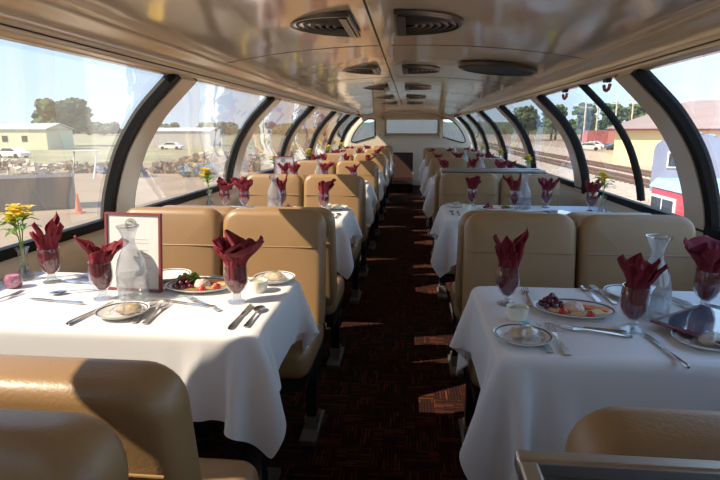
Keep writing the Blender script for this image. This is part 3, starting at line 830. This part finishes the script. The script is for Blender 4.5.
t = empty('votive_candle', (-1.405, 1.70, TT)); tag(t, 'rose-pink textured votive candle beside the vase on the nearest left table', 'candle')
MB().lathe([(.0, .002), (.022, .003), (.027, .014), (.027, .032), (.021, .044), (.0, .046)], n=24, cap=False).build('wax', 'candle_pink', t)
MB().lathe([(.0, .0), (.024, .0), (.030, .014), (.030, .034), (.027, .048)], n=24, cap=False).build('cup', 'tableware_glass', t)

# framed menu standing on the table
def make_menu(w, h):
    t = empty('standing_menu'); tag(t, 'x', 'menu')
    MB().box((0, .003, h / 2), (w, .006, h)).build('backing', 'maroon_frame', t)
    m = MB(); b = .008
    m.box((0, -.003, b / 2), (w, .008, b)).box((0, -.003, h - b / 2), (w, .008, b)).box((-w / 2 + b / 2, -.003, h / 2), (b, .008, h - 2 * b)).box((w / 2 - b / 2, -.003, h / 2), (b, .008, h - 2 * b))
    m.build('border', 'maroon_frame', t)
    MB().box((0, -.0012, h / 2), (w - 2 * b, .001, h - 2 * b)).build('page', 'paper', t)
    rnd = random.Random(3)
    for i in range(12):
        z = h * .66 - i * h * .046; x_ = w * .12 + rnd.uniform(-.006, .006); L = w * rnd.uniform(.22, .42)
        if i in (2, 6, 9): continue
        MB().box((x_, -.0019, z), (L, .0004, .0016)).build('text_line', 'ink', t)
    e = MB().lathe([(.0, 0), (.0225, 0), (.0225, -.0012), (.0, -.0012)], n=28, cap=False)
    e.v = [(x - .008, z - .0018, y + h * .845) for x, y, z in e.v]
    eo = e.build('round_emblem', 'emblem_green', t)
    m = MB().lathe([(.0165, 0), (.0190, 0), (.0190, -.0006), (.0165, -.0006)], n=28, cap=False); m.v = [(x - .008, z - .0031, y + h * .845) for x, y, z in m.v]
    m.box((-.008, -.0034, h * .845 + .004), (.028, .0008, .007), (0, R(18), 0)).box((-.007, -.0034, h * .845 - .006), (.020, .0008, .004))
    m.build('emblem_detail', 'emblem_pale', eo)
    MB().box((0, .035, h * .40), (w * .4, .003, h * .82), (R(-17), 0, 0)).build('easel_back', 'maroon_frame', t)
    return t
menu = make_menu(.212, .272)
o = place(menu, (-.955, 1.700, TT + .001), R(-5), 'maroon-framed white menu standing behind the carafe, nearest left table', 'standing framed menus')
o.rotation_euler = (R(-7), 0, R(-5))
o = place(menu, (-1.33, 5.55, TT + .001), R(20), 'small framed menu standing by the window on the third left table', 'standing framed menus')
o.rotation_euler = (R(-7), 0, R(20))

# ------------------------------------------------------------------ nearest right table
goblet_set(.318, 1.672, 'at the aisle corner of the nearest right table', 3, 1.0)
goblet_set(.632, 1.480, 'before the carafe on the nearest right table', 5, .9)
goblet_set(.925, 1.675, 'at the right frame edge of the nearest right table', 1, 2.2)
goblet_set(1.22, 1.66, 'by the window on the nearest right table', 2, 2.2)
place(carafe, (.728, 1.592, TT), 0, 'clear glass carafe among the glasses on the nearest right table')
PR = (.513, 1.612)
place(platter, (*PR, TT), R(-6), 'oval appetizer platter on the nearest right table')
food(grapes, PR, -.062, .034, .2, 'bunch of dark red grapes on the nearest right platter', s=1.05)
food(dip, PR, .0, .008, 0, 'mound of pink dip in the middle of the nearest right platter')
for i, (dx, dy, r) in enumerate(((.066, .006, -.55), (.074, .016, -.5), (.060, .024, -.6))): food(carrot, PR, dx, dy, r, ['carrot stick nearest the viewer, nearest right platter', 'middle and rightmost carrot stick, nearest right platter', 'carrot stick farthest back, nearest right platter'][i])
food(celery, PR, .012, .058, -.1, 'celery stick at the far rim of the nearest right platter')
food(celery, PR, .030, .044, -.3, 'celery stick before the far rim of the nearest right platter')
food(cracker, PR, -.052, -.012, -.2, 'cracker behind the left tomato on the nearest right platter')
food(cracker, PR, .0, -.043, .1, 'cracker between the tomatoes on the nearest right platter')
food(cheese, PR, .056, -.022, .4, 'pale cheese slice beside the carrots on the nearest right platter')
food(tomato, PR, -.046, -.042, .4, 'left cherry tomato on the nearest right platter')
food(tomato, PR, .030, -.058, 1., 'right cherry tomato on the nearest right platter')
place(bread_plate, (.310, 1.376, TT), 0, 'bread plate with a wrapped pastry at the aisle corner of the nearest right table')
place(pastry, (.314, 1.380, TT + .004), .35, 'wrapped pastry with a blue scrap on the aisle-corner plate, nearest right table')
MBx = MB().box((0, 0, 0), (.018, .012, .003), (.1, .1, .4)).build('wrapper_scrap', 'blue_wrap'); MBx.location = (.318, 1.392, TT + .043); tag(MBx, 'small blue paper scrap on the wrapped pastry, nearest right table', 'wrapper')
place(bread_plate, (.745, 1.80, TT), 0, 'bread plate behind the carafe on the nearest right table')
place(bread_plate, (.780, 1.392, TT), 0, 'bread plate under the flat menu on the nearest right table')
place(pastry, (.795, 1.375, TT + .004), .1, 'wrapped pastry half under the flat menu on the nearest right table')
place(ramekin, (.325, 1.534, TT), 0, 'cream ramekin of green relish by the aisle-corner glass, nearest right table')
lay(fork, (.360, 1.285), (.366, 1.482), 'left fork of the pair beside the corner plate, nearest right table', .001)
lay(fork, (.402, 1.272), (.400, 1.470), 'right fork of the pair beside the corner plate, nearest right table', .001)
lay(knife, (.575, 1.450), (.42, 1.492), 'knife lying before the platter, nearest right table')
lay(fork, (.585, 1.425), (.45, 1.462), 'fork lying before the platter, nearest right table')
lay(spoon, (.622, 1.715), (.622, 1.875), 'spoon behind the platter, nearest right table')
lay(fork, (.668, 1.72), (.655, 1.87), 'fork behind the platter, nearest right table')
lay(spoon, (.875, 1.700), (.842, 1.815), 'spoon beside the carafe, nearest right table')
lay(knife, (.835, 1.87), (.905, 1.73), 'knife behind the flat menu, nearest right table')
lay(knife, (.660, 1.255), (.652, 1.420), 'knife at the near edge left of the flat menu, nearest right table')
lay(knife, (1.0, 1.68), (1.07, 1.62), 'knife right of the edge glass, nearest right table')
lay(fork, (.395, 1.70), (.405, 1.80), 'fork behind the aisle-corner glass, nearest right table')
t = empty('menu_folder', (.86, 1.49, TT + .020)); t.rotation_euler = (R(1), R(1), R(38)); tag(t, 'glossy dark-edged menu folder lying flat on the nearest right table', 'menu')
MB().box((0, 0, 0), (.285, .215, .005)).build('cover', 'maroon', t)
MB().box((0, 0, .0034), (.262, .192, .0012)).build('page_sleeve', 'menu_film', t)

# ------------------------------------------------------------------ further tables, left
def far_setting(side, k, y, xs, xa, detail):
    sd = 'left' if side < 0 else 'right'; tb = '%s %s table' % (ORD[k], sd)
    w = lambda s_: '%s of the %s' % (s_, tb)
    P_ = lambda a: (xa + side * a)          # distance from the aisle edge
    if k == 1 and side < 0: spots = [(.905, .17, 'window side'), (.75, .13, 'middle'), (.17, .06, 'aisle side'), (.50, .20, 'back, beside the carafe')]
    elif k == 1: spots = [(.22, .24, 'aisle side'), (.51, .15, 'middle, before the carafe'), (.745, .20, 'back, right of the carafe'), (1.02, .08, 'window side')]
    else: spots = [(.90, .12, 'window side'), (.76, -.04, 'middle'), (.16, .02, 'aisle side'), (.48, .16, 'back, beside the carafe')]
    for a, dy, s_ in spots: goblet_set(P_(a), y + dy, w(s_))
    place(carafe, (P_(.57 if side > 0 else .535), y + (.12 if side > 0 else .13), TT), 0, 'clear glass carafe on the %s' % tb)
    vase_set(P_(1.04), y + (-.08 if side > 0 else .22) + (.05 if k > 1 else 0), tb, k * 1.3, 1.0)
    c = (P_(.37), y + .05)
    place(platter, (*c, TT), R(4), 'oval appetizer platter on the %s' % tb)
    if k < 3:
        food(dip, c, 0, .01, k, 'mound of pale dip on the platter, %s' % tb)
        food(tomato, c, .04, -.04, k, 'cherry tomato near the aisle on the platter, %s' % tb)
        food(tomato, c, -.05, -.03, k, 'cherry tomato near the window on the platter, %s' % tb)
        food(grapes, c, -.055, .02, k, 'bunch of red grapes on the platter, %s' % tb)
        food(cracker, c, -.0, -.045, k, 'cracker on the platter, %s' % tb)
        food(lettuce, c, .06, .02, k, 'curly lettuce on the platter, %s' % tb)
    place(bread_plate, (P_(.10), y + .19, TT), 0, 'bread plate at the far aisle corner of the %s' % tb)
    place(pastry, (P_(.10), y + .19, TT + .004), k, 'wrapped pastry on the far aisle-corner plate, %s' % tb)
    if k < 4:
        place(bread_plate, (P_(.45), y - .19, TT), 0, 'bread plate at the near edge of the %s' % tb)
        place(pastry, (P_(.45), y - .19, TT + .004), k + 1, 'wrapped pastry on the near-edge plate, %s' % tb)
        lay(knife, (P_(.09), y - .24), (P_(.09), y - .05), 'knife at the near aisle corner, %s' % tb)
        lay(spoon, (P_(.05), y - .22), (P_(.05), y - .07), 'spoon at the near aisle corner, %s' % tb)
        lay(fork, (P_(.32), y - .26), (P_(.32), y - .08), 'fork beside the near-edge plate, %s' % tb)
        place(ramekin, (P_(.16), y + .12 if side < 0 else y + .0, TT), 0, 'cream ramekin near the aisle on the %s' % tb)
for k in range(1, 6): far_setting(-1, k, LROWS[k], 0, -.415, True)
for k in range(1, 5): far_setting(1, k, RROWS[k], 0, .235, True)
t = empty('menu_folder', (.96, 3.60, TT + .006)); t.rotation_euler = (0, 0, R(20)); tag(t, 'dark menu folder lying flat on the second right table', 'menu')
MB().box((0, 0, 0), (.27, .20, .005)).build('cover', 'maroon', t); MB().box((0, 0, .0034), (.25, .18, .0012)).build('page_sleeve', 'menu_film', t)

# ------------------------------------------------------------------ outside
G = -2.6
S(MB().box((0, 200, G - .25), (1600, 1400, .5)).build('ground', 'sand'))
def slab(name, x0, x1, y0, y1, z, mat, label, cat): o = MB().box(((x0 + x1) / 2, (y0 + y1) / 2, z), (x1 - x0, y1 - y0, .04)).build(name, mat); return S(o)
slab('ground_grass', -220, -30, 54, 400, G + .01, 'grass', '', '')
slab('ground_ballast', 3.2, 32, -20, 220, G + .01, 'gravel', '', '')
def track(cx, nm):
    t = empty('railway_track', (cx, 90, G + .03)); tag(t, nm, 'track', 'railway tracks in the yard')
    MB().box((-.72, 0, .16), (.08, 200, .12)).build('rail', 'rail_rust', t); MB().box((.72, 0, .16), (.08, 200, .12)).build('rail', 'rail_rust', t)
    m = MB()
    for k in range(150): m.box((0, -60 + k * .9, .05), (2.5, .24, .1))
    m.build('sleepers', 'bark', t)
track(5.8, 'rusty railway track nearest the train on the right')
track(17.0, 'rusty railway track in the middle of the yard')
track(20.7, 'rusty railway track farthest out beside the warehouse')
# yellow warehouse
t = empty('warehouse', (46.6, 77.2, G), R(-20)); tag(t, 'long yellow warehouse with a brown gable roof beyond the tracks', 'warehouse')
MB().box((2, 0, 1.9), (39, 46, 3.8)).build('wall', 'warehouse_yellow', t)
def gable(x0, x1, y0, y1, ze, zr, th=.25):
    ym = (y0 + y1) / 2
    return extrude_yz([(y0, ze), (ym, zr), (y1, ze), (y1, ze + th), (ym, zr + th), (y0, ze + th)], x0, x1)
def extrude_yz(poly, x0, x1):
    n = len(poly); v = [(x0, y, z) for y, z in poly] + [(x1, y, z) for y, z in poly]
    f = [(k, n + k, n + (k + 1) % n, (k + 1) % n) for k in range(n)] + [tuple(range(n)), tuple(reversed(range(n, 2 * n)))]
    return MB().add(v, f)
def roof_hip(x0, x1, y0, y1, ze, zr, rx):   # hipped roof, ridge along x
    v = [(x0, y0, ze), (x1, y0, ze), (x1, y1, ze), (x0, y1, ze), (x0 + rx, (y0 + y1) / 2, zr), (x1 - rx, (y0 + y1) / 2, zr)]
    return MB().add(v, [(0, 1, 5, 4), (1, 2, 5), (2, 3, 4, 5), (3, 0, 4), (3, 2, 1, 0)])
roof_hip(-18.6, 23, -24, 24, 3.95, 7.8, 10).build('roof', 'warehouse_roof', t, smooth=False)
MB().box((2.2, 0, 3.86), (41, 47.4, .22)).build('fascia', 'roof_trim', t)
for i in range(3):
    d = MB().box((-10 + i * 9, -23.03, 1.5), (2.6, .1, 2.9)).build('door', 'warehouse_roof', t)
# parked cars beyond
def railcar_round(x, y, label):
    t = empty('parked_railcar', (x, y, G), R(-25)); tag(t, label, 'railcar')
    n = 14; pr_ = [(-1.5, 1.1), (-1.5, 2.95)] + [(-1.5 * cos(pi * k / n), 2.95 + .78 * sin(pi * k / n)) for k in range(1, n)] + [(1.5, 2.95), (1.5, 1.1)]
    extrude_xz(pr_, 0, 6).build('body', 'slate_blue', t, ang=30)
    m = MB()
    for k in range(8):
        a = pi * (k + 1) / 9; m.box((-1.52 * cos(a), 3, 2.95 + .80 * sin(a)), (.05, 6.1, .03))
    m.build('roof_rib', 'sky_blue_paint', t)
    e = MB().box((-.72, -.03, 2.55), (.42, .08, .72)).build('end_window', 'white_paint', t); MB().box((-.72, -.08, 2.55), (.30, .02, .58)).build('glass', 'dark_pane', e)
    for yy in (3,): MB().box((0, yy, .55), (2.2, 2.6, 1.1)).build('bogie', 'black_metal', t)
    return t
railcar_round(12.4, 25, 'slate-blue round-roofed railcar parked on the yard track')
t = empty('red_caboose', (9.3, 9.4, G)); tag(t, 'low red railcar with a light blue roof edge and white-framed window', 'railcar')
MB().box((0, 4.5, 1.33), (2.6, 9.0, 1.5)).build('body', 'car_red', t)
MB().box((0, 4.5, .4), (2.0, 7.0, .5)).build('underframe', 'black_metal', t)
extrude_xz([(-1.36, 2.06), (1.36, 2.06), (1.15, 2.32), (-1.15, 2.32)], -.1, 9.1).build('roof', 'sky_blue_paint', t)
for yy in (1.6, 5.0, 8.1):
    w = MB().box((-1.32, yy, 1.52), (.06, 1.6, .62)).build('window_frame', 'white_paint', t)
    for s_ in (-.39, .39): MB().box((-1.36, yy + s_, 1.52), (.02, .68, .48)).build('glass', 'dark_pane', w)
for k, (x, y) in enumerate(((44, 124), (52, 128))):
    t = empty('boxcar', (x, y, G)); tag(t, ['rust-red boxcar left of the warehouse in the distance', 'farther rust-red boxcar behind the first one'][k], 'boxcar')
    MB().box((0, 0, 2.1), (11, 2.9, 2.9)).build('body', 'boxcar_red', t); MB().box((0, 0, .4), (9, 2, .7)).build('underframe', 'black_metal', t)
    MB().box((0, -1.5, 2.1), (2.2, .1, 2.7)).build('door', 'roof_trim', t)
def car(x, y, rz, mat, label):
    t = empty('parked_car', (x, y, G), rz); tag(t, label, 'car', 'parked cars')
    prof = [(-2.2, .3), (-2.25, .75), (-1.5, .95), (-.9, 1.42), (.7, 1.45), (1.4, 1.0), (2.2, .85), (2.25, .35)]
    extrude_yz([(a, b) for a, b in prof], -.85, .85).build('body', mat, t)
    extrude_yz([(-1.3, .98), (-.85, 1.34), (.65, 1.36), (1.2, 1.0)], -.87, .87).build('side_glass', 'dark_pane', t)
    for a in (-1.4, 1.4):
        for s_ in (-.8, .8):
            m = MB().lathe([(.0, -.1), (.33, -.1), (.33, .1), (.0, .1)], n=14, cap=False); m.v = [(s_ + z, a + x_, .33 + y_) for x_, y_, z in m.v]; m.build('wheel', 'rubber', t)
    return t
car(-54.5, 69, R(80), 'white_paint', 'white car parked in the field by the pale building on the left')
car(-46, 100, R(90), 'white_paint', 'white car farther off across the left field')
car(36.5, 112, R(70), 'white_paint', 'white car parked near the boxcars on the right')
car(33.0, 104, R(70), 'tin_roof', 'silver car parked nearer than the white one on the right')
car(39, 106, R(95), 'dark_pane', 'dark car parked near the boxcars on the right')
def tree(x, y, h, w, mat, label, group, seed):
    t = empty('tree', (x, y, G)); tag(t, label, 'tree', group); rnd = random.Random(seed); m = MB()
    for k in range(60):
        a = rnd.random() * 6.28; rr = w * .5 * rnd.random() ** .5; zz = h * rnd.uniform(.35, .92); r = w * rnd.uniform(.06, .14)
        m.ball((rr * cos(a) * (1.15 - zz / h * .5), rr * sin(a), zz), r, 8, 5, (1.2, 1, .8))
    m.v = [(p[0] + rnd.uniform(-.06, .06) * w * .6, p[1] + rnd.uniform(-.06, .06) * w * .6, p[2] + rnd.uniform(-.05, .05) * w * .6) for p in m.v]
    m.build('crown', mat, t, smooth=False)
    MB().tube([(0, 0, 0), (.1, 0, h * .3), (0, 0, h * .6)], [h * .035, h * .025, h * .012], 7).build('trunk', 'bark', t)
tree(-80, 118, 10.5, 13, 'foliage', 'broad dark tree behind the pale building on the left', 'field trees', 1)
rnd = random.Random(12)
for k in range(16):
    tree(38 + k * 4.9 + rnd.uniform(-.6, .6), 188 + (k % 2) * 16 + rnd.uniform(-2, 2), 10.5 + 3.0 * (1 - abs(k - 6) / 10) + rnd.uniform(-1.5, 1), 8.2, 'foliage', 'dense green tree on the ridge behind the warehouse', 'trees on the ridge behind the rail yard', 20 + k)
for k in range(14):
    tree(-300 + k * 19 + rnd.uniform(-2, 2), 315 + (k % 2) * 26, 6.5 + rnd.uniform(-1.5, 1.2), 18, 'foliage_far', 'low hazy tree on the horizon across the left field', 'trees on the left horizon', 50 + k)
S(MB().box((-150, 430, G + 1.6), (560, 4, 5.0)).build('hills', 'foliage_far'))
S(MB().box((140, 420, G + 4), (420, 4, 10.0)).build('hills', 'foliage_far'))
for k, (x, y, h) in enumerate(((54, 150, 12), (46, 140, 11), (40, 130, 10), (62, 160, 13), (66, 150, 13))):
    t = empty('utility_pole', (x, y, G)); tag(t, 'pale wooden utility pole standing in front of the ridge trees', 'utility pole', 'utility poles behind the yard')
    MB().tube([(0, 0, 0), (0, 0, h)], .2, 7).build('pole', 'junk_pale', t); MB().box((0, 0, h - 1.2), (2.6, .2, .2)).build('crossarm', 'junk_pale', t)
# left: pale building, container, frames, cone and heaps
t = empty('farm_building', (-80, 100, G)); tag(t, 'pale yellow building with a low roof across the left field', 'building')
MB().box((0, 0, 1.9), (23, 8, 3.8)).build('wall', 'pale_yellow_siding', t)
gable(-11.8, 11.8, -4.3, 4.3, 3.8, 4.9, .15).build('roof', 'tin_roof', t)
extrude_yz([(-4, 3.7), (0, 4.85), (4, 3.7)], -11.5, 11.5).build('gable_wall', 'pale_yellow_siding', t)
for xx in (-7, -2, 3, 7): MB().box((xx, -4.03, 2.1), (1.1, .08, 1.1)).build('window', 'dark_pane', t)
t = empty('field_shed', (-54, 124, G)); tag(t, 'long low grey shed standing beyond the field, left second window', 'shed')
MB().box((0, 0, 1.7), (16, 7, 3.4)).build('wall', 'tin_roof', t); gable(-8.3, 8.3, -3.8, 3.8, 3.4, 4.1, .12).build('roof', 'white_paint', t)
t = empty('cargo_container', (-19.9, 24.4, G), R(32)); tag(t, 'dark grey corrugated cargo container close to the train on the left', 'container')
MB().box((-1.6, 0, .80), (9.2, 2.4, 1.5)).build('body', 'container_grey', t)
m = MB()
for k in range(30): m.box((-6.1 + k * .31, -1.22, .8), (.12, .06, 1.35))
m.build('corrugation', 'container_grey', t); MB().box((-1.6, 0, 1.57), (9.3, 2.5, .06)).build('lid', 'container_grey', t)
t = empty('traffic_cone', (-15.6, 23.5, G)); tag(t, 'orange traffic cone standing on the sand beyond the left window', 'traffic cone')
MB().lathe([(.17, .04), (.03, .95), (.0, .95)], n=16, cap=False).build('cone', 'cone_orange', t); MB().box((0, 0, .03), (.45, .45, .05)).build('base', 'cone_orange', t)
t = empty('white_frame', (-25.8, 40, G), R(30)); tag(t, 'leaning white metal frame standing among the scrap on the left', 'frame')
MB().tube([(-.8, 0, 0), (-.5, .2, 2.2), (1.1, .2, 2.2), (.7, 0, 0)], .09, 6).build('bars', 'white_paint', t)
rnd = random.Random(5); hp = [(-38, 47, 5, 'junk_brown'), (-33, 44, 4, 'junk_pale'), (-30, 47, 3.5, 'junk_brown'), (-24, 43, 3.2, 'junk_blue'), (-43, 52, 5, 'junk_pale'), (-22, 47, 3.5, 'junk_brown'), (-17.8, 44, 3.0, 'junk_blue'), (-17, 50, 5, 'junk_brown'), (-13, 56, 4.5, 'junk_pale'), (-24.5, 62, 5, 'junk_brown'), (-20.5, 66, 5, 'junk_pale'), (-16.5, 72, 6, 'junk_brown'), (-27, 74, 5, 'junk_pale')]
hl = {'junk_brown': 'low heap of brown scrap lying on the sand left of the train', 'junk_pale': 'low heap of pale scrap lying on the sand left of the train', 'junk_blue': 'low heap of bluish scrap lying on the sand left of the train'}
for k, (x, y, w, mt) in enumerate(hp):
    t = empty('scrap_heap', (x, y, G)); tag(t, hl[mt], 'scrap heap', mt.replace('junk_', '') + ' scrap heaps in the left yard')
    m = MB()
    for q in range(60): m.box((rnd.uniform(-w / 2, w / 2), rnd.uniform(-1.6, 1.6), rnd.uniform(.1, .8)), (rnd.uniform(.08, .8), rnd.uniform(.1, .7), rnd.uniform(.1, .5)), (rnd.uniform(-.4, .4), rnd.uniform(-.4, .4), rnd.uniform(0, 3)))
    m.build('scrap', mt, t, smooth=False)
t = empty('passenger_railcar', (CX, END + 1.0, -2.6)); tag(t, 'railcar roof coupled ahead beyond the far bulkhead windows', 'railcar')
extrude_xz([(-1.5, 1.0), (-1.5, 3.5)] + [(-1.5 * cos(pi * k / 12), 3.5 + .75 * sin(pi * k / 12)) for k in range(1, 12)] + [(1.5, 3.5), (1.5, 1.0)], 0, 24).build('body', 'car_grey', t, ang=30)

# ------------------------------------------------------------------ light
w = bpy.data.worlds.new('world'); sc.world = w; w.use_nodes = True; nt = w.node_tree
bg = nt.nodes['Background']; tc = nt.nodes.new('ShaderNodeTexCoord'); sx = nt.nodes.new('ShaderNodeSeparateXYZ'); rp = nt.nodes.new('ShaderNodeValToRGB')
nt.links.new(tc.outputs['Generated'], sx.inputs[0]); nt.links.new(sx.outputs['Z'], rp.inputs[0]); nt.links.new(rp.outputs[0], bg.inputs[0])
e = rp.color_ramp.elements; e[0].position = 0; e[0].color = (.50, .62, .72, 1); e[1].position = 1; e[1].color = (.16, .32, .68, 1)
k_ = e.new(.12); k_.color = (.40, .57, .76, 1); k_ = e.new(.45); k_.color = (.30, .50, .80, 1)
bg.inputs[1].default_value = 1.3
sd = bpy.data.lights.new('sun', 'SUN'); sd.energy = 7.2; sd.color = (1, .83, .62); sd.angle = R(.6)
so = bpy.data.objects.new('sun', sd); COL.objects.link(so); so.location = (-20, -10, 25)
so.rotation_euler = Vector((1, .5, -1.0)).to_track_quat('-Z', 'Y').to_euler()

# ------------------------------------------------------------------ camera
F_, VX, VY = 530., 411., 129.
th = math.atan((240 - VY) / F_); yaw = math.atan((VX - 360) * cos(th) / F_)
cd = bpy.data.cameras.new('camera'); cam = bpy.data.objects.new('camera', cd); COL.objects.link(cam)
cd.sensor_width = 36; cd.lens = 36 * F_ / 720; cd.clip_start = .05; cd.clip_end = 2000
cam.location = (0, 0, 1.31); cam.rotation_euler = (pi / 2 - th, 0, yaw)
sc.camera = cam
sc.view_settings.view_transform = 'Standard'; sc.view_settings.look = 'None'; sc.view_settings.gamma = 1; sc.view_settings.exposure = 1.28
sc.cycles.transparent_max_bounces = 24; sc.cycles.max_bounces = 16; sc.cycles.diffuse_bounces = 8
